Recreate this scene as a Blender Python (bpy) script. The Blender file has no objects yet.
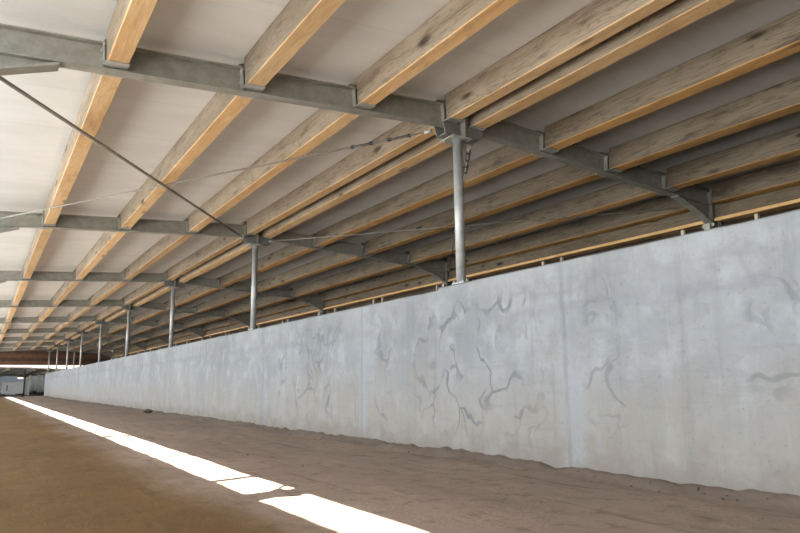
import bpy, bmesh, math, random
from mathutils import Vector, Matrix, noise
random.seed(4)
C = bpy.context.scene.collection
SC = bpy.context.scene

# ------------------------------------------------------------------ measures (metres)
H_CAM = 0.642
S = 5.574            # frame spacing
Y0 = 4.894           # first frame in view
NF = 9               # frames in view
YN, YF = Y0 - S * 2, Y0 + S * 8 + 1.5      # roof ends
YR = YF + 1.2                           # roof overhang at the far end
RX, RZ = 3.655, 3.005                  # ridge: underside of the frames
SL, SR = 0.058, 0.075                  # roof slopes, dirt side / wall side
XL, XR = -0.30, 7.62                   # eaves
WX, WT, WD = 3.607, 1.498, 0.24          # concrete wall: face, height, thickness
PX = WX + 0.040                         # post axis
DEP = 0.20                             # frame depth
CEIL = 0.28                            # ceiling underside above frame underside
def zr(x):
    return RZ - (SL * (RX - x) if x < RX else SR * (x - RX))

# ------------------------------------------------------------------ material helpers
class NT:
    def __init__(s, name):
        s.m = bpy.data.materials.new(name); s.m.use_nodes = True
        s.t = s.m.node_tree; s.t.nodes.clear()
        s.out = s.n('ShaderNodeOutputMaterial'); s.b = s.n('ShaderNodeBsdfPrincipled')
        s.l(s.b.outputs[0], s.out.inputs[0])
    def n(s, k, **kw):
        x = s.t.nodes.new(k)
        for a, v in kw.items(): setattr(x, a, v)
        return x
    def l(s, a, b): s.t.links.new(a, b)
    def put(s, sock, v):
        if hasattr(v, 'links') or hasattr(v, 'is_linked'): s.l(v, sock)
        else: sock.default_value = v
    def coord(s, which='Object'):
        return s.n('ShaderNodeTexCoord').outputs[which]
    def mapping(s, v, scale=(1, 1, 1), loc=(0, 0, 0)):
        m = s.n('ShaderNodeMapping'); s.l(v, m.inputs[0])
        s.put(m.inputs['Location'], loc); m.inputs['Scale'].default_value = scale
        return m.outputs[0]
    def noise(s, v, scale=5, detail=4, rough=.55, dist=0):
        x = s.n('ShaderNodeTexNoise'); s.l(v, x.inputs['Vector'])
        x.inputs['Scale'].default_value = scale; x.inputs['Detail'].default_value = detail
        x.inputs['Roughness'].default_value = rough; x.inputs['Distortion'].default_value = dist
        return x.outputs[0]
    def voronoi(s, v, scale=5, out=0):
        x = s.n('ShaderNodeTexVoronoi'); s.l(v, x.inputs['Vector']); x.inputs['Scale'].default_value = scale
        return x.outputs[out]
    def math(s, op, a, b=0.0, c=None, clamp=False):
        x = s.n('ShaderNodeMath', operation=op, use_clamp=clamp)
        s.put(x.inputs[0], a); s.put(x.inputs[1], b)
        if c is not None: s.put(x.inputs[2], c)
        return x.outputs[0]
    def ramp(s, v, a, b, lo=0.0, hi=1.0, smooth=True):
        x = s.n('ShaderNodeMapRange'); x.interpolation_type = 'SMOOTHSTEP' if smooth else 'LINEAR'
        s.l(v, x.inputs[0])
        for i, q in enumerate((a, b, lo, hi)): x.inputs[i + 1].default_value = q
        return x.outputs[0]
    def mix(s, f, a, b, mode='MIX'):
        x = s.n('ShaderNodeMix', data_type='RGBA', blend_type=mode)
        s.put(x.inputs[0], f)
        for i, q in ((6, a), (7, b)):
            if isinstance(q, tuple): x.inputs[i].default_value = (*q, 1)
            else: s.l(q, x.inputs[i])
        return x.outputs[2]
    def sep(s, v):
        x = s.n('ShaderNodeSeparateXYZ'); s.l(v, x.inputs[0]); return x.outputs
    def done(s, col, rough=.8, metal=0, bump=None, bs=.3, bd=.01, spec=.3):
        if isinstance(col, tuple): s.b.inputs['Base Color'].default_value = (*col, 1)
        else: s.l(col, s.b.inputs['Base Color'])
        s.put(s.b.inputs['Roughness'], rough); s.b.inputs['Metallic'].default_value = metal
        s.b.inputs['Specular IOR Level'].default_value = spec
        if bump is not None:
            q = s.n('ShaderNodeBump'); q.inputs['Strength'].default_value = bs; q.inputs['Distance'].default_value = bd
            s.l(bump, q.inputs['Height']); s.l(q.outputs[0], s.b.inputs['Normal'])
        return s.m

def mat_wood(name, c1, c2, dark, grain=1.0, knots=.6, tint=None):
    t = NT(name)
    o = t.coord(); info = t.n('ShaderNodeObjectInfo')
    off = t.n('ShaderNodeVectorMath', operation='SCALE'); off.inputs[0].default_value = (13.1, 37.7, 71.3)
    t.l(info.outputs['Random'], off.inputs['Scale'])
    add = t.n('ShaderNodeVectorMath', operation='ADD'); t.l(o, add.inputs[0]); t.l(off.outputs[0], add.inputs[1])
    v = add.outputs[0]
    big = t.noise(t.mapping(v, (3, .45, 3)), 1.5, 3, .5)
    fine = t.noise(t.mapping(v, (26, .9, 26)), 3.0, 4, .6, .4)
    rings = t.noise(t.mapping(v, (5, .28, 5)), 2.0, 2, .5, .6)
    rl = t.math('FRACT', t.math('MULTIPLY', rings, 22.0))
    rl = t.ramp(rl, .55, 1.0)
    k = t.voronoi(t.mapping(v, (3.2, 1.0, 3.2)), 1.7)
    kn = t.math('MULTIPLY', t.ramp(k, .24, .08), t.ramp(big, .40, .55))
    blot = t.noise(t.mapping(v, (7, 1.4, 7)), 1.6, 5, .7)
    col = t.mix(t.ramp(big, .3, .7), c1, c2)
    col = t.mix(t.math('MULTIPLY', t.ramp(fine, .5, .75), .45 * grain), col, dark)
    col = t.mix(t.math('MULTIPLY', rl, .32 * grain), col, dark)
    col = t.mix(t.math('MULTIPLY', t.ramp(blot, .50, .72), .5 * grain), col, dark)
    col = t.mix(t.math('MULTIPLY', t.ramp(blot, .46, .28), .35), col, tuple(min(1, q * 1.35) for q in c2))
    col = t.mix(t.math('MULTIPLY', kn, knots), col, (dark[0] * .35, dark[1] * .33, dark[2] * .32))
    # each board a little lighter or darker than the next
    hsv = t.n('ShaderNodeHueSaturation'); t.l(col, hsv.inputs['Color'])
    t.l(t.ramp(info.outputs['Random'], 0, 1, .82, 1.12, False), hsv.inputs['Value'])
    return t.done(hsv.outputs[0], .75, 0, fine, .25, .003)

def mat_steel(name, c1, c2, rough=.5, metal=.35):
    t = NT(name); o = t.coord()
    n = t.noise(o, 9, 5, .65); v = t.voronoi(o, 55, 1)
    col = t.mix(t.ramp(n, .32, .68), c1, c2)
    hv = t.n('ShaderNodeRGBToBW'); t.l(v, hv.inputs[0])
    col = t.mix(t.math('MULTIPLY', hv.outputs[0], .14), col, (c2[0] * 1.35, c2[1] * 1.35, c2[2] * 1.35))
    return t.done(col, rough, metal, n, .08, .004, .4)

def mat_plain(name, c, rough=.7, metal=0, var=.25, scale=4):
    t = NT(name); n = t.noise(t.coord(), scale, 4)
    return t.done(t.mix(t.ramp(n, .3, .7), tuple(q * (1 - var) for q in c), tuple(q * (1 + var) for q in c)), rough, metal)

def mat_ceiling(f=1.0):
    t = NT('ceiling_panel'); o = t.coord(); x, y, z = t.sep(o)
    rib = t.math('SINE', t.math('MULTIPLY', y, 2 * math.pi / 0.06))
    seam = t.math('PINGPONG', y, .5)                       # panel joints a metre apart
    sm = t.ramp(seam, .0, .012, 1, 0)
    n = t.noise(t.mapping(o, (.8, 2.2, 1)), 1.3, 4)
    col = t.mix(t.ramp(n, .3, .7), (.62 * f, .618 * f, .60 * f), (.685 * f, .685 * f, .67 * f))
    col = t.mix(t.math('MULTIPLY', t.ramp(rib, .5, 1), .05), col, (.4, .4, .4))
    col = t.mix(t.math('MULTIPLY', sm, .25), col, (.3, .3, .3))
    return t.done(col, .55, 0, rib, .12, .002, .3)

def mat_wall():
    t = NT('cast_concrete'); o = t.coord(); x, y, z = t.sep(o)
    n1 = t.noise(o, .9, 5, .6); n2 = t.noise(o, 4.5, 6, .65); n3 = t.noise(o, 28, 5, .7); n4 = t.noise(o, 2.1, 6, .7)
    drip = t.noise(t.mapping(o, (1, 6, .5)), 2.0, 5, .6)
    boards = t.noise(t.mapping(o, (1, .5, 6)), 3.0, 4, .6)
    col = t.mix(t.ramp(n1, .32, .68), (.245, .262, .268), (.335, .350, .355))
    col = t.mix(t.math('MULTIPLY', t.ramp(n2, .47, .68), .5), col, (.41, .43, .44))
    col = t.mix(t.math('MULTIPLY', t.ramp(n4, .52, .36), .55), col, (.225, .235, .235))
    # warm dusty lower half, bluish upper half
    zn = t.math('ADD', z, t.math('MULTIPLY', t.math('SUBTRACT', n4, .5), .9))
    low = t.ramp(zn, 1.1, .15)
    col = t.mix(t.math('MULTIPLY', low, .72), col, (.335, .295, .235))
    col = t.mix(t.math('MULTIPLY', t.ramp(drip, .53, .72), .36), col, (.20, .20, .195))
    col = t.mix(t.math('MULTIPLY', t.ramp(drip, .45, .25), .22), col, (.41, .43, .455))
    col = t.mix(t.math('MULTIPLY', t.ramp(boards, .54, .70), .25), col, (.22, .22, .225))
    # pour joints every 3.12 m with pale blue-grey runs beside them
    ny = t.math('ADD', y, t.math('MULTIPLY', t.math('SUBTRACT', n2, .5), .22))
    d = t.math('PINGPONG', t.math('SUBTRACT', ny, 3.54), 1.56)
    run = t.math('MULTIPLY', t.ramp(d, .17, .0), t.ramp(z, 1.25, .7, .12, 1))
    col = t.mix(t.math('MULTIPLY', run, .40), col, (.345, .37, .395))
    d2 = t.math('PINGPONG', t.math('SUBTRACT', t.math('ADD', y, t.math('MULTIPLY', t.math('SUBTRACT', n3, .5), .01)), 3.61), 1.56)
    col = t.mix(t.math('MULTIPLY', t.ramp(d2, .035, .004), t.ramp(n2, .3, .6, .12, .42)), col, (.17, .18, .20))
    # horizontal lift line with grey-violet bloom
    zz = t.math('ADD', z, t.math('MULTIPLY', t.math('SUBTRACT', n2, .5), .16))
    dl = t.math('ABSOLUTE', t.math('SUBTRACT', zz, 1.17))
    col = t.mix(t.math('MULTIPLY', t.math('MULTIPLY', t.ramp(dl, .075, .0), t.ramp(n1, .38, .56)), .36), col, (.22, .23, .255))
    # damp tracery: winding dark lines of even width, in patches
    wob = t.n('ShaderNodeTexNoise'); t.l(o, wob.inputs['Vector']); wob.inputs['Scale'].default_value = 2.4; wob.inputs['Detail'].default_value = 2.6
    dv = t.n('ShaderNodeVectorMath', operation='MULTIPLY_ADD'); t.l(wob.outputs['Color'], dv.inputs[0])
    dv.inputs[1].default_value = (.0, .8, .8); t.l(o, dv.inputs[2])
    def trace(sc, loc, a, b, mp):
        v = t.n('ShaderNodeTexVoronoi', feature='DISTANCE_TO_EDGE', voronoi_dimensions='3D')
        t.l(t.mapping(dv.outputs[0], mp, loc), v.inputs['Vector']); v.inputs['Scale'].default_value = sc
        return t.ramp(v.outputs['Distance'], a, b)
    l1 = trace(1.9, (.3, .1, .2), .045, .016, (1, 1.15, .8))
    l2 = trace(3.0, (1.3, 4.1, 2.2), .06, .02, (1, 1.2, .7))
    g1 = t.ramp(t.noise(o, 1.9, 2, .5), .42, .52); g2 = t.ramp(t.noise(t.mapping(o, (1, 1, 1), (5, 5, 5)), 2.6, 2, .5), .46, .55)
    lines = t.math('MAXIMUM', t.math('MULTIPLY', l1, g1), t.math('MULTIPLY', t.math('MULTIPLY', l2, g2), .75))
    def win(c, w): return t.ramp(t.math('ABSOLUTE', t.math('SUBTRACT', y, c)), w, w * .6)
    m = t.math('MAXIMUM', win(4.72, 1.1), t.math('MULTIPLY', win(8.3, 1.3), .75))
    m = t.math('MAXIMUM', m, t.math('MULTIPLY', win(1.95, .35), .6)); m = t.math('MAXIMUM', m, t.math('MULTIPLY', win(6.2, .3), .7))
    m = t.math('MAXIMUM', m, t.math('MULTIPLY', win(3.25, .22), .6))
    m = t.math('MULTIPLY', m, t.ramp(z, .08, .4)); m = t.math('MULTIPLY', m, t.ramp(z, 1.42, 1.25))
    m = t.math('MULTIPLY', m, t.ramp(n2, .35, .52, .45, 1))
    col = t.mix(t.math('MULTIPLY', t.math('MULTIPLY', lines, m), .72), col, (.14, .145, .15))
    # pits and the dirty foot
    col = t.mix(t.math('MULTIPLY', t.ramp(n3, .57, .70), .42), col, (.155, .155, .155))
    foot = t.ramp(t.math('ADD', z, t.math('MULTIPLY', t.math('SUBTRACT', n2, .5), .60)), .30, .02)
    col = t.mix(t.math('MULTIPLY', foot, .6), col, (.215, .175, .135))
    col = t.mix(t.math('MULTIPLY', t.ramp(zz, 1.34, 1.5), .25), col, (.35, .38, .39))
    col = t.mix(1.0, col, (.915, .93, .975), 'MULTIPLY')
    return t.done(col, .85, 0, t.math('ADD', n3, n2), .4, .006, .2)

def mat_floor():
    t = NT('packed_dirt'); o = t.coord(); x, y, z = t.sep(o)
    n1 = t.noise(t.mapping(o, (1, .45, 1)), 1.1, 6, .65); n2 = t.noise(o, 7, 6, .7); n3 = t.noise(o, 42, 4, .7)
    tracks = t.noise(t.mapping(o, (4.5, .35, 1)), 2.0, 5, .65)
    brown = t.mix(t.ramp(n1, .3, .7), (.122, .070, .023), (.168, .098, .034))
    grey = t.mix(t.ramp(n1, .3, .7), (.235, .175, .13), (.30, .228, .17))
    side = t.ramp(t.math('ADD', x, t.math('MULTIPLY', t.math('SUBTRACT', n1, .5), .8)), 0.85, 1.50)
    col = t.mix(side, brown, grey)
    col = t.mix(t.math('MULTIPLY', t.ramp(n2, .5, .72), .5), col, (.08, .046, .02))
    col = t.mix(t.math('MULTIPLY', t.ramp(tracks, .55, .70), .45), col, (.075, .046, .024))
    col = t.mix(t.math('MULTIPLY', t.ramp(n3, .64, .72), .5), col, (.045, .03, .016))
    edge = t.ramp(t.math('ADD', x, t.math('MULTIPLY', t.math('SUBTRACT', n2, .5), .12)), 3.38, 3.5)
    edge = t.math('MULTIPLY', edge, t.ramp(x, 3.9, 3.8))
    col = t.mix(t.math('MULTIPLY', edge, .6), col, (.125, .10, .083))
    col = t.mix(t.math('MULTIPLY', t.ramp(x, 3.75, 3.85), t.ramp(x, 8.5, 8.0)), col, (.05, .036, .024))  # hidden floor behind the wall, darkened to weaken its bounce on the ceiling
    yard = t.math('MAXIMUM', t.ramp(x, -1.2, -2.0), t.ramp(y, 95.0, 97.0))
    yard = t.math('MAXIMUM', yard, t.math('MAXIMUM', t.ramp(x, 8.5, 9.5), t.ramp(y, -7.5, -9.0)))
    col = t.mix(yard, col, t.mix(n2, (.23, .23, .22), (.28, .278, .265)))
    return t.done(col, .95, 0, t.math('ADD', n3, t.math('MULTIPLY', n2, 1.5)), .4, .012, .12)

M = {}
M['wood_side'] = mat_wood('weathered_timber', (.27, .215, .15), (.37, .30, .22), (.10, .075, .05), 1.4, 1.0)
M['wood_under'] = mat_wood('orange_timber', (.62, .39, .18), (.71, .50, .27), (.36, .20, .085), 1.0, .7)  # purlin undersides, lighter and more orange than the sides
M['dim_side'] = mat_wood('dimmed_timber', (.165, .13, .09), (.235, .19, .135), (.06, .045, .03), 1.5, 1.0)  # wall-side timber: light falloff put into a darker colour, underside too
M['dim_under'] = mat_wood('dimmed_timber_under', (.50, .27, .085), (.60, .36, .14), (.26, .13, .045), .9, .6)
M['lit_batten'] = mat_wood('lit_batten', (.85, .52, .22), (.95, .64, .32), (.6, .34, .13), .7, .3)  # brightened orange stands in for the lit lower edge of the eave beam
M['steel'] = mat_steel('galvanised_frame', (.225, .22, .185), (.305, .30, .26), .5, .1)
M['steel_seat'] = mat_steel('galvanised_plate', (.38, .385, .36), (.47, .47, .44), .5)
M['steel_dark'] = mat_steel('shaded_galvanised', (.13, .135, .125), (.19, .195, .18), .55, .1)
M['zinc'] = mat_steel('zinc_tube', (.36, .39, .41), (.50, .53, .55), .45, .3)
M['rod'] = mat_steel('dull_rod', (.22, .20, .17), (.28, .26, .225), .55, .1)
M['ceil'] = mat_ceiling(); M['ceil_dimmed'] = mat_ceiling(.68); M['wall'] = mat_wall(); M['floor'] = mat_floor()
M['outer'] = mat_wood('dark_boards', (.10, .07, .05), (.14, .10, .07), (.05, .035, .025), .8, .3)
M['gable'] = mat_wood('brown_gable_boards', (.15, .075, .045), (.20, .105, .062), (.07, .04, .025), .8, .3)
M['gable_dark'] = mat_wood('dark_gable_boards', (.085, .045, .03), (.12, .065, .042), (.04, .025, .018), .8, .3)
M['pale_wood'] = mat_plain('pale_stud', (.75, .68, .56), .7, 0, .12)
M['white'] = mat_plain('white_plastic', (.93, .94, .97), .5, 0, .03)
M['blue'] = mat_plain('pale_blue_sheet', (.62, .72, .85), .6, 0, .08)
M['silver'] = mat_steel('silver_sheet', (.80, .84, .88), (.93, .95, .97), .4, .0)
M['dark'] = mat_plain('dark_steel', (.06, .06, .065), .6, 0, .2)
M['clod'] = mat_plain('dry_clod', (.12, .09, .066), .95, 0, .3, 20)
M['roofout'] = mat_plain('roof_sheet', (.72, .71, .69), .6, 0, .06)

# ------------------------------------------------------------------ mesh helpers
def box(bm, x0, x1, y0, y1, z0, z1, bev=0.0, mi=0):
    vs = [bm.verts.new((x, y, z)) for z in (z0, z1) for y in (y0, y1) for x in (x0, x1)]
    fs = [bm.faces.new([vs[i] for i in q]) for q in ((0, 2, 3, 1), (4, 5, 7, 6), (0, 1, 5, 4), (1, 3, 7, 5), (3, 2, 6, 7), (2, 0, 4, 6))]
    for f in fs: f.material_index = mi
    if bev: bmesh.ops.bevel(bm, geom=list({e for f in fs for e in f.edges}), offset=bev, segments=1, affect='EDGES', material=-1)
    return fs
def prism(bm, pts, y0, y1):
    """polygon in XZ pushed along Y"""
    a = [bm.verts.new((x, y0, z)) for x, z in pts]; b = [bm.verts.new((x, y1, z)) for x, z in pts]
    bm.faces.new(a); bm.faces.new(b[::-1]); n = len(pts)
    for i in range(n): bm.faces.new([a[i], b[i], b[(i + 1) % n], a[(i + 1) % n]])
def tube(bm, a, b, r, seg=14, r2=None, cap=True):
    a, b = Vector(a), Vector(b); d = (b - a)
    q = d.to_track_quat('Z', 'Y').to_matrix()
    r2 = r if r2 is None else r2
    A = [bm.verts.new(a + q @ Vector((r * math.cos(i * 2 * math.pi / seg), r * math.sin(i * 2 * math.pi / seg), 0))) for i in range(seg)]
    B = [bm.verts.new(b + q @ Vector((r2 * math.cos(i * 2 * math.pi / seg), r2 * math.sin(i * 2 * math.pi / seg), 0))) for i in range(seg)]
    for i in range(seg):
        f = bm.faces.new([A[i], A[(i + 1) % seg], B[(i + 1) % seg], B[i]]); f.smooth = True
    if cap: bm.faces.new(A[::-1]); bm.faces.new(B)
def finish(bm, name):
    bmesh.ops.recalc_face_normals(bm, faces=bm.faces)
    me = bpy.data.meshes.new(name); bm.to_mesh(me); bm.free(); return me
def obj(name, bm, mats, parent=None, loc=(0, 0, 0)):
    me = bm if isinstance(bm, bpy.types.Mesh) else finish(bm, name)
    if not me.materials:
        for m in (mats if isinstance(mats, (list, tuple)) else [mats]): me.materials.append(m)
    o = bpy.data.objects.new(name, me); C.objects.link(o); o.location = loc
    if parent: o.parent = parent
    return o
def tag(o, label, cat, group=None, kind=None):
    o['label'] = label; o['category'] = cat
    if group: o['group'] = group
    if kind: o['kind'] = kind
    return o
def empty(name, loc, label, cat, group=None):
    o = bpy.data.objects.new(name, None); C.objects.link(o); o.location = loc; o.empty_display_size = .1
    return tag(o, label, cat, group)
def struct(name, bm, m, label=None):
    o = obj(name, bm, m); o['kind'] = 'structure'
    if label: o['label'] = label; 
    return o
def copy_tree(o, loc, label, group):
    c = o.copy(); C.objects.link(c); c.location = loc; c['label'] = label; c['group'] = group
    for ch in o.children:
        d = ch.copy(); C.objects.link(d); d.parent = c
        for g in ch.children:
            e = g.copy(); C.objects.link(e); e.parent = d
    return c
ORD = ['first', 'second', 'third', 'fourth', 'fifth', 'sixth', 'seventh', 'eighth', 'ninth', 'tenth', 'eleventh']

# ------------------------------------------------------------------ setting
# floor: packed dirt, banked up a little against the wall
def floor_mesh():
    def ax(parts):
        out = []
        for a, b, n in parts:
            out += [a + (b - a) * i / n for i in range(n)]
        return out + [parts[-1][1]]
    xs = ax([(-60, -12, 6), (-12, -2, 8), (-2, 0, 12), (0, 3.3, 60), (3.3, 3.7, 14), (3.7, 9, 6), (9, 60, 6)])
    ys = ax([(-60, -8, 6), (-8, 0, 10), (0, 12, 260), (12, 30, 60), (30, 80, 40), (80, 320, 10)])
    bm = bmesh.new(); G = []
    for y in ys:
        row = []
        for x in xs:
            z = 0.0
            if -2 < x < 3.75 and 0 < y < 55:
                fade = min(1, (x + 2) / .6) * min(1, y)
                z += fade * (.012 * noise.noise((x * 1.6, y * .9, 0)) + .006 * noise.noise((x * 7, y * 5, 3)))
                w = 3.42 + .06 * noise.noise((0, y * .8, 5))
                s = max(0, min(1, (x - w) / .2)); s = s * s * (3 - 2 * s)
                z += s * (.05 + .022 * noise.noise((1, y * 1.7, 8)) + .03 * noise.noise((x * 7, y * 6, 8)) + .012 * noise.noise((x * 19, y * 17, 8)))
            row.append(bm.verts.new((x, y, z)))
        G.append(row)
    for i in range(len(ys) - 1):
        for j in range(len(xs) - 1):
            f = bm.faces.new([G[i][j], G[i][j + 1], G[i + 1][j + 1], G[i + 1][j]]); f.smooth = True
    return bm
struct('floor', floor_mesh(), M['floor'])

# concrete wall, raised a few centimetres where the first post stands
bm = bmesh.new()
ys = [YN + (YF - YN) * i / 380 for i in range(381)]
ring = []
STEP = 5.2
ys = sorted([y for y in ys if abs(y - STEP) > .06] + [STEP - .004, STEP + .004])
for y in ys:
    t = WT + (.02 if y < STEP else 0) + .006 * noise.noise((0, y * 3, 0)) + .004 * noise.noise((0, y * 11, 2))
    ring.append([bm.verts.new(p) for p in ((WX, y, -.05), (WX + .003 * noise.noise((4, y, 0)), y, t - .012), (WX + .014, y, t), (WX + WD, y, t), (WX + WD, y, -.05))])
for a, b in zip(ring, ring[1:]):
    for i in range(4): bm.faces.new([a[i], a[i + 1], b[i + 1], b[i]])
bm.faces.new(ring[0]); bm.faces.new(ring[-1][::-1])
struct('wall_right', bm, M['wall'])

# outer boards on the low side, beyond the wall
bm = bmesh.new()
for i in range(10): box(bm, XR + .16 + .03 * (i % 2), XR + .19 + .03 * (i % 2), YN, YF + .6, .0 + i * .293, .30 + i * .293)
struct('wall_outer', bm, M['outer'])
# unseen boards behind the camera, added to cut the light from there
bm = bmesh.new()
for i in range(12): box(bm, -3.2, XR + .2, YN - .04 - .03 * (i % 2), YN - .03 * (i % 2), i * .28, i * .28 + .30)
struct('wall_back_blocker', bm, M['outer'])

# ceiling: two planes of ribbed insulated panel
bm = bmesh.new()
def slab(x0, x1, t=.06):
    pts = [(x0, zr(x0) + CEIL), (x1, zr(x1) + CEIL), (x1, zr(x1) + CEIL + t), (x0, zr(x0) + CEIL + t)]
    prism(bm, pts, YN, YR)
slab(XL, RX); slab(RX, XR + .35)
o = struct('ceiling', bm, M['ceil']); o.data.materials.append(M['ceil_dimmed'])
for pl in o.data.polygons: pl.material_index = int(pl.center.x > RX + .1)  # wall-side slope takes a darker tone in place of light falloff

# boarded gable over the far end
bm = bmesh.new()
for i in range(5):
    z0 = 2.04 + i * .24
    box(bm, -3.0, XR, YF + .02 + (i % 2) * .025, YF + .06 + (i % 2) * .025, z0, z0 + .26, .004)
o = struct('wall_far', bm, M['gable'])
o.data.materials.append(M['gable_dark'])
for k, pl in enumerate(o.data.polygons): pl.material_index = int(o.data.vertices[pl.vertices[0]].co.y < YF + .085 and int((pl.center.z - 2.03) / .24) % 2)

# ------------------------------------------------------------------ purlins
PW, PD = .142, .24
def purlin_mesh(nm, w, d, ln):
    bm = bmesh.new()
    box(bm, -w / 2, w / 2, 0, ln, 0, d, .006)
    bm.normal_update()
    bmesh.ops.recalc_face_normals(bm, faces=bm.faces)
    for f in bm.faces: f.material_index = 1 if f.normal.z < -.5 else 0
    return finish(bm, nm)
GAP = .058
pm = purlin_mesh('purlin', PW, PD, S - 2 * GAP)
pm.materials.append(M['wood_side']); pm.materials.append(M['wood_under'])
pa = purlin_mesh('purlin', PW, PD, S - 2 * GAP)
pa.materials.append(M['dim_side']); pa.materials.append(M['dim_under'])
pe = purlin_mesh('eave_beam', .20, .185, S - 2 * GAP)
pe.materials.append(M['dim_side']); pe.materials.append(M['wood_under'])
bm = bmesh.new(); box(bm, -.125, -.101, 0, S - 2 * GAP, -.010, .030, .004)
pb = finish(bm, 'batten'); pb.materials.append(M['lit_batten'])
LEFT = [(3.55, 0), (2.625, 1), (1.64, 2), (.645, 3)]
RIGHT = [(3.815, 0), (4.765, 1), (5.70, 2), (6.655, 3), (7.49, 4)]
def bay_words(b): return 'bay above the camera' if b == 0 else 'bay %s from the camera' % ORD[b]
PXS = [p[0] for p in LEFT + RIGHT]
for b in range(NF):
    y = Y0 - S + b * S + GAP
    for side, lst in (('dirt-floor side', LEFT), ('wall side', RIGHT)):
        for x, k in lst:
            pos = 'ridge purlin' if k == 0 else 'purlin %s out from ridge' % ORD[k - 1]
            if k == 4: pos = 'eave purlin'
            lab = 'timber %s on %s, %s' % (pos, side, bay_words(b))
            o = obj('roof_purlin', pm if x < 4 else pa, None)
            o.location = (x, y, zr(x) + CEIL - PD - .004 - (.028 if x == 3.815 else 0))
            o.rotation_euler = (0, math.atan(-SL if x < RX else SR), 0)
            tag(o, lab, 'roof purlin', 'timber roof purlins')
    o = obj('eave_beam', pe, None); o.location = (7.56, y, 2.535); bt = obj('batten', pb, None, o); bt['label'] = 'timber batten coloured as the orange-lit beam edge'
    tag(o, 'timber beam below the eave purlin, orange underside, %s' % bay_words(b), 'beam', 'timber eave beams')

# ------------------------------------------------------------------ steel frames
def ibeam(bm, x0, x1, dep=DEP, fw=.10, tf=.011, tw=.008):
    for (a, b, h) in ((0, tf, fw), (dep - tf, dep, fw), (tf, dep - tf, tw)):
        prism(bm, [(x0, zr(x0) + a), (x1, zr(x1) + a), (x1, zr(x1) + b), (x0, zr(x0) + b)], -h / 2, h / 2)
def seat_mesh(s):
    """welded purlin seat: plate below the purlin end, upright cleat at its side (s: -1 camera side, 1 far side)"""
    bm = bmesh.new()
    y0, y1 = (-.125, -.006) if s < 0 else (.006, .125)
    box(bm, -.083, .073, y0, y1, 0, .009)
    ya, yb = (-.052, -.006) if s < 0 else (.006, .052)
    box(bm, -.088, -.077, ya, yb, .009, .165)
    for zz in (.05, .12):
        tube(bm, (-.089, (ya + yb) / 2, zz), (-.10, (ya + yb) / 2, zz), .011, 6)
    return finish(bm, 'purlin_seat')
seats = {}
for s in (-1, 1):
    seats[s] = seat_mesh(s); seats[s].materials.append(M['steel_seat'])

fr = empty('steel_portal', (0, Y0, 0), 'galvanised steel roof frame, first from the camera', 'roof frame', 'steel roof frames')
bm = bmesh.new(); ibeam(bm, XL + .02, RX - .006); obj('rafter', bm, M['steel'], fr)
bm = bmesh.new(); ibeam(bm, RX + .006, 7.42); obj('rafter', bm, M['steel'], fr)
# tapered knee at the open eave
bm = bmesh.new(); x0, x1 = XL + .02, .275
dz = .17
prism(bm, [(x0, zr(x0) - dz), (x1, zr(x1) - .012), (x1, zr(x1) - .0), (x0, zr(x0) - .0)], -.005, .005)
prism(bm, [(x0, zr(x0) - dz - .012), (x1 + .01, zr(x1) - .024), (x1 + .01, zr(x1) - .004), (x0, zr(x0) - dz)], -.06, .06)
obj('haunch', bm, M['steel'], fr)
# curved knee at the wall-side eave
bm = bmesh.new()
cur = []
for i in range(11):
    u = i / 10; x = 6.80 + .62 * u
    cur.append((x, zr(x) - .205 * u ** 1.35))
for (xa, za), (xb, zb) in zip(cur, cur[1:]):
    prism(bm, [(xa, za), (xb, zb), (xb, zr(xb) + .002), (xa, zr(xa) + .002)], -.006, .006)
    prism(bm, [(xa, za - .012), (xb, zb - .012), (xb, zb), (xa, za)], -.05, .05)
obj('haunch', bm, M['steel'], fr)
# eave columns
bm = bmesh.new(); zt = zr(XL) + .15
box(bm, XL - .02, XL + .018, -.05, .05, 0, zt); box(bm, XL - .08, XL - .02, -.006, .006, 0, zt); box(bm, XL - .10, XL - .08, -.05, .05, 0, zt)
obj('column', bm, M['steel'], fr)
bm = bmesh.new(); zt = zr(7.45) + .18
box(bm, 7.425, 7.437, -.05, .05, 0, zt); box(bm, 7.437, 7.58, -.006, .006, 0, zt); box(bm, 7.58, 7.592, -.05, .05, 0, zt)
obj('column', bm, M['steel'], fr)
# bracket below the eave beam
bm = bmesh.new(); box(bm, 7.395, 7.424, -.08, .08, 2.46, 2.50); box(bm, 7.365, 7.395, -.04, .04, 2.40, 2.50)
obj('eave_bracket', bm, M['steel_seat'], fr)
# ridge splice: bolted end plates and purlin shelves
bm = bmesh.new(); box(bm, RX - .006, RX + .006, -.12, .08, 2.885, 3.19)
obj('splice_plate', bm, M['steel'], fr)
bm = bmesh.new()
for sx in (-1, 1):
    xa, xb = (3.43, 3.63) if sx < 0 else (3.68, 3.90)
    prism(bm, [(xa, 3.0), (xb, 3.0), (xb - (.02 if sx > 0 else 0), 2.90), (xa + (.03 if sx < 0 else 0), 2.90)], -.075, -.063)
    prism(bm, [(xa, 3.0), (xb, 3.0), (xb - (.02 if sx > 0 else 0), 2.90), (xa + (.03 if sx < 0 else 0), 2.90)], .063, .075)
    prism(bm, [(xa + .04, 2.90), (xb - .03, 2.90), (xb - .03, 2.912), (xa + .04, 2.912)], -.06, .06)
obj('ridge_bracket', bm, M['steel_dark'], fr)
for x in PXS[:-1]:
    for s in (-1, 1):
        o = obj('purlin_seat', seats[s], None, fr, (x, 0, zr(x) + .026 - (.02 if x == 3.815 else 0)))
        o.rotation_euler = (0, math.atan(-SL if x < RX else SR), 0)
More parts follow.
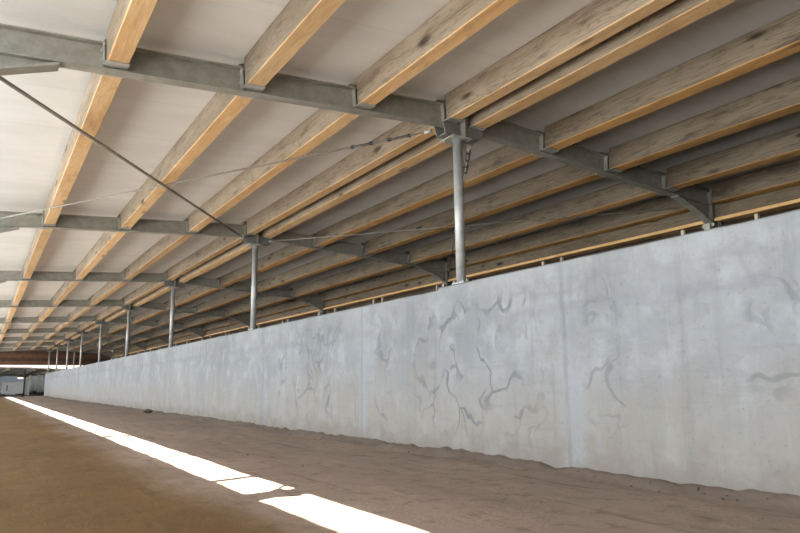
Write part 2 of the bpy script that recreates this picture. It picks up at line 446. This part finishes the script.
# tie across the roof gap to the next roof
bm = bmesh.new(); box(bm, -.78, XL + .05, -.11, .11, 2.80, 2.92)
obj('gap_tie', bm, M['steel'], fr)
for i in range(1, NF):
    copy_tree(fr, (0, Y0 + i * S, 0), 'galvanised steel roof frame, %s from the camera' % ORD[i], 'steel roof frames')

# ------------------------------------------------------------------ ridge posts on the wall
po = empty('steel_post', (PX, Y0, WT), 'slim galvanised tube post on the wall, first from the camera', 'post', 'tube posts on the wall')
PT = 2.875 - WT
bm = bmesh.new(); tube(bm, (0, 0, .012), (0, 0, PT), .045, 24); obj('tube', bm, M['zinc'], po)
bm = bmesh.new(); box(bm, -.045, .11, -.09, .09, 0, .012, .002)
for sx in (-.03, .085):
    for sy in (-.068, .068): tube(bm, (sx, sy, .012), (sx, sy, .03), .011, 6)
obj('base_plate', bm, M['zinc'], po)
bm = bmesh.new(); box(bm, -.125, .105, -.10, .10, PT, PT + .013, .002)
for sx in (-.10, .08):
    for sy in (-.075, .075): tube(bm, (sx, sy, PT - .012), (sx, sy, PT), .012, 6)
obj('head_plate', bm, M['steel_seat'], po)
for i in range(1, NF):
    copy_tree(po, (PX, Y0 + i * S, WT), 'slim galvanised tube post on the wall, %s from the camera' % ORD[i], 'tube posts on the wall')
po.location.z = WT + .02
for ch in po.children:
    if ch.name.startswith('tube'):
        bm = bmesh.new(); tube(bm, (0, 0, .012), (0, 0, PT - .02), .045, 24); ch.data = finish(bm, 'tube'); ch.data.materials.append(M['zinc'])
    if ch.name.startswith('head'): ch.location.z = -.02

# ------------------------------------------------------------------ brace rods in the second bay
def rod(a, b, r, label, tb=None, flat=False):
    a, b = Vector(a), Vector(b); d = (b - a).normalized()
    bm = bmesh.new(); tube(bm, a, b, r, 10)
    o = obj('brace_rod', bm, M['rod']); tag(o, label, 'brace rod', 'diagonal brace rods')
    for p, sg in ((a, 1), (b, -1)):
        bm = bmesh.new(); tube(bm, p - d * sg * .02, p + d * sg * .05, r * 2.0, 8)
        obj('end_lug', bm, M['steel_seat'], o)
    if tb:
        for t0 in tb:
            bm = bmesh.new(); c = a + d * t0
            side = d.cross(Vector((0, 0, 1))).normalized() * r * 1.9
            tube(bm, c + side, c + side + d * .2, r * .55, 6); tube(bm, c - side, c - side + d * .2, r * .55, 6)
            tube(bm, c - d * .02, c + d * .015, r * 2.2, 8); tube(bm, c + d * .185, c + d * .22, r * 2.2, 8)
            obj('turnbuckle', bm, M['dark'], o)
    return o
Y1 = Y0 + S
rod((-.21, Y0 + .10, 2.76), (3.40, Y1 - .10, 2.965), .016, 'thick diagonal rod from the open eave to the second post head')
rod((3.40, Y0 + .10, 2.955), (-.12, Y1 - .12, zr(-.1) + .03), .009, 'diagonal rod with turnbuckles from the first post head to the open eave', (.22, .62))
rod((7.38, Y0 + .12, 2.74), (3.86, Y1 - .10, 2.945), .007, 'thin diagonal rod from the wall-side eave to the second post head')
rod((3.86, Y0 + .10, 2.87), (7.42, Y1 - .12, 2.74), .010, 'diagonal rod hanging down behind the first tube post, from its head', (.12, .5))

# ------------------------------------------------------------------ pale studs below the eave beam
first = None
n = 0
for b in range(NF):
    for dy in (.46, 2.62, 3.03, 5.05):
        y = Y0 - S + b * S + dy
        if b == 0 and dy < 4: continue
        bm_lab = 'pale timber stud under the eave beam, %s along in %s' % (ORD[[.46, 2.62, 3.03, 5.05].index(dy)], bay_words(b))
        if first is None:
            bm = bmesh.new(); box(bm, -.02, .02, -.022, .022, 0, 2.53, .003)
            o = first = obj('wall_stud', bm, M['pale_wood'])
        else:
            o = first.copy(); C.objects.link(o)
        o.location = (7.55, y, 0)
        tag(o, bm_lab, 'stud', 'pale studs behind the wall')

# ------------------------------------------------------------------ next roof of the barn, over the open side
bm = bmesh.new()
XG = -.61
prism(bm, [(XG, 3.0), (-4.4, 3.23), (-4.4, 3.29), (XG, 3.06)], YN, YR)
nr = obj('roof_neighbour', bm, M['roofout']); nr['kind'] = 'structure'
# straps that bridge the gap between the two roofs
for i, (ya, yb) in enumerate(((5.66, 5.86), (7.52, 7.55), (7.84, 7.90))):
    bm = bmesh.new()
    tube(bm, (XG - .05, ya, 3.03), (XL + .05, yb, 3.03), .045, 8)
    tag(obj('gap_strap', bm, M['steel']), 'steel strap bridging the roof gap, %s from the first frame' % ORD[i], 'strap', 'roof gap straps')

# ------------------------------------------------------------------ beyond the far end
bn = empty('far_barn', (2, 53, 0), 'low barn beyond the far end of the concrete wall', 'barn')
def part(name, bm, m, p=bn):
    o = obj(name, bm, m, p); o.matrix_parent_inverse = Matrix.Translation(p.location).inverted(); return o
bm = bmesh.new(); prism(bm, [(-12, 2.02), (2.2, 1.90), (14, 1.30), (14, 1.38), (2.2, 1.98), (-12, 2.10)], 51.9, 96); part('roof', bm, M['roofout'])
for i in range(11):
    x = -6 + i * 1.5
    zt = 1.90 + (2.2 - x) * .0084 if x < 2.2 else 1.90 - (x - 2.2) * .0508
    bm = bmesh.new(); box(bm, x - .08, x + .08, 52.0, 95.9, zt - .15, zt - .005); part('purlin', bm, M['wood_side'])
for y in (52.4, 61, 69, 77, 85, 93):
    bm = bmesh.new(); prism(bm, [(-12, 1.84), (2.2, 1.72), (14, 1.12), (14, 1.15), (2.2, 1.75), (-12, 1.87)], y - .05, y + .05); part('rafter', bm, M['steel'])
bm = bmesh.new(); tube(bm, (2.55, 53.7, 0), (2.55, 53.7, 1.9), .05, 12); part('post', bm, M['dark'])
bm = bmesh.new(); box(bm, -12, 8, 95.6, 95.9, 0, 1.62); box(bm, -12, 3.0, 95.6, 95.9, 1.62, 1.86); part('end_wall', bm, M['blue'])

bm = bmesh.new(); box(bm, -.72, .72, -.5, .5, .12, .95, .04)
bi = obj('storage_bin', bm, M['white'], None, (2.15, 62.0, 0)); tag(bi, 'white lidded bin on the dirt beyond the wall end', 'bin')
bm = bmesh.new(); box(bm, -.76, .76, -.54, .54, .95, 1.02, .02); obj('lid', bm, M['white'], bi)
bm = bmesh.new(); box(bm, -.42, -.36, -.53, -.50, .35, .80); obj('handle', bm, M['dark'], bi)
for sx in (-.6, .6):
    bm = bmesh.new(); box(bm, sx - .1, sx + .1, -.45, .45, 0, .13, .01); obj('skid', bm, M['dark'], bi)

bm = bmesh.new(); box(bm, -.55, .55, -.03, .03, 0, 1.55, .01)
for i in range(4): box(bm, -.5 + i * .28, -.4 + i * .28, -.05, -.03, .05, 1.5)
tag(obj('sheet_panel', bm, M['blue'], None, (2.05, 66, 0)), 'pale blue sheet standing behind the white bin', 'panel')

# ribbed silver tank
bm = bmesh.new(); N = 56; prof = []
for i in range(N + 1):
    u = i / N; prof.append((-1.0 + 2.0 * u, .72 + .035 * math.sin(u * math.pi * 14)))
rings = [[bm.verts.new((x, r * math.cos(a * math.pi / 16), .80 + r * math.sin(a * math.pi / 16))) for a in range(32)] for x, r in prof]
for A, B in zip(rings, rings[1:]):
    for a in range(32):
        f = bm.faces.new([A[a], A[(a + 1) % 32], B[(a + 1) % 32], B[a]]); f.smooth = True
bm.faces.new(rings[0]); bm.faces.new(rings[-1])
tk = obj('ribbed_tank', bm, M['silver'], None, (4.5, 66.0, .12)); tag(tk, 'silver ribbed tank lying beyond the wall end', 'tank')
for sx in (-.6, .6):
    bm = bmesh.new(); box(bm, sx - .12, sx + .12, -.5, .5, -.12, .16); obj('cradle', bm, M['dark'], tk)

bm = bmesh.new(); tube(bm, (0, 0, 0), (0, 0, 1.25), .17, 14, .15); tube(bm, (0, 0, 1.25), (0, 0, 1.38), .15, 14, .05)
tag(obj('gas_cylinder', bm, M['white'], None, (3.15, 62.0, 0)), 'white upright cylinder between dark post and ribbed tank', 'cylinder')

# thin far post behind the wall end
bm = bmesh.new(); tube(bm, (0, 0, 0), (0, 0, 2.9), .05, 10)
tag(obj('gable_post', bm, M['zinc'], None, (5.25, YF - .25, 0)), 'thin steel post behind the wall in front of the brown gable boards', 'post')

# ------------------------------------------------------------------ clods along the wall foot
def clod(r, seed):
    bm = bmesh.new(); bmesh.ops.create_icosphere(bm, subdivisions=2, radius=r)
    for v in bm.verts:
        v.co *= 1 + .45 * noise.noise(v.co / r * 1.3 + Vector((seed, 0, 0))); v.co.z *= .65
    return bm
rs = random.Random(9)
bm = bmesh.new()
for i in range(150):
    y = rs.uniform(1.6, 14) ** 1.0; near = rs.random() < .75
    x = rs.uniform(3.36, 3.585) if near else rs.uniform(1.9, 3.4)
    r = rs.uniform(.003, .009) * (1 if near else .8)
    b2 = clod(r, i * 3.1); me = finish(b2, 'tmp')
    k = len(bm.verts); bm.from_mesh(me); bpy.data.meshes.remove(me)
    bm.verts.ensure_lookup_table()
    zz = .008 + max(0, min(1, (x - 3.42) / .2)) * .05
    for v in bm.verts[k:]: v.co += Vector((x, y, zz))
o = obj('dirt_crumbs', bm, M['clod']); o['kind'] = 'stuff'; o['label'] = 'dark crumbs of dirt scattered along the wall foot'; o['category'] = 'dirt'
tag(obj('dirt_clod', clod(.09, 2.0), M['clod'], None, (3.40, 17.0, .05)), 'brown dirt clod lying on the floor near the wall foot', 'clod')

# ------------------------------------------------------------------ light
w = bpy.data.worlds.new('World'); SC.world = w; w.use_nodes = True
nt = w.node_tree; nt.nodes.clear()
out = nt.nodes.new('ShaderNodeOutputWorld'); bg = nt.nodes.new('ShaderNodeBackground')
sky = nt.nodes.new('ShaderNodeTexSky'); sky.sky_type = 'NISHITA'; sky.sun_disc = False
D = Vector((1.80, -.92, -2.75))
sky.sun_elevation = math.asin(-D.normalized().z); sky.sun_rotation = math.atan2(-D.x, -D.y)
sky.air_density = 1.0; sky.dust_density = 2.0; sky.ozone_density = 1.0
nt.links.new(sky.outputs[0], bg.inputs[0]); nt.links.new(bg.outputs[0], out.inputs[0])
bg.inputs[1].default_value = .98
sd = bpy.data.lights.new('Sun', 'SUN'); sd.energy = 70; sd.angle = math.radians(.53); sd.color = (1, .99, .97)
so = bpy.data.objects.new('Sun', sd); C.objects.link(so); so.rotation_euler = D.to_track_quat('-Z', 'Y').to_euler(); so.location = (-10, 10, 20)

# ------------------------------------------------------------------ camera
cd = bpy.data.cameras.new('Camera'); cd.sensor_width = 36; cd.lens = 677.37 / 800 * 36; cd.clip_end = 1000; cd.clip_start = .05
co = bpy.data.objects.new('Camera', cd); C.objects.link(co); SC.camera = co
pi, ro, ya = .1697, -.0115, .5495
fwd = Vector((math.sin(ya) * math.cos(pi), math.cos(ya) * math.cos(pi), math.sin(pi)))
right = Vector((math.cos(ya), -math.sin(ya), 0)); up = right.cross(fwd)
r2 = right * math.cos(ro) + up * math.sin(ro); u2 = -right * math.sin(ro) + up * math.cos(ro)
m = Matrix((r2, u2, -fwd)).transposed().to_4x4(); m.translation = (0, 0, H_CAM)
co.matrix_world = m

SC.view_settings.view_transform = 'Standard'
SC.view_settings.exposure = 0.0
SC.cycles.diffuse_bounces = 8; SC.cycles.max_bounces = 12
SC.cycles.use_denoising = True
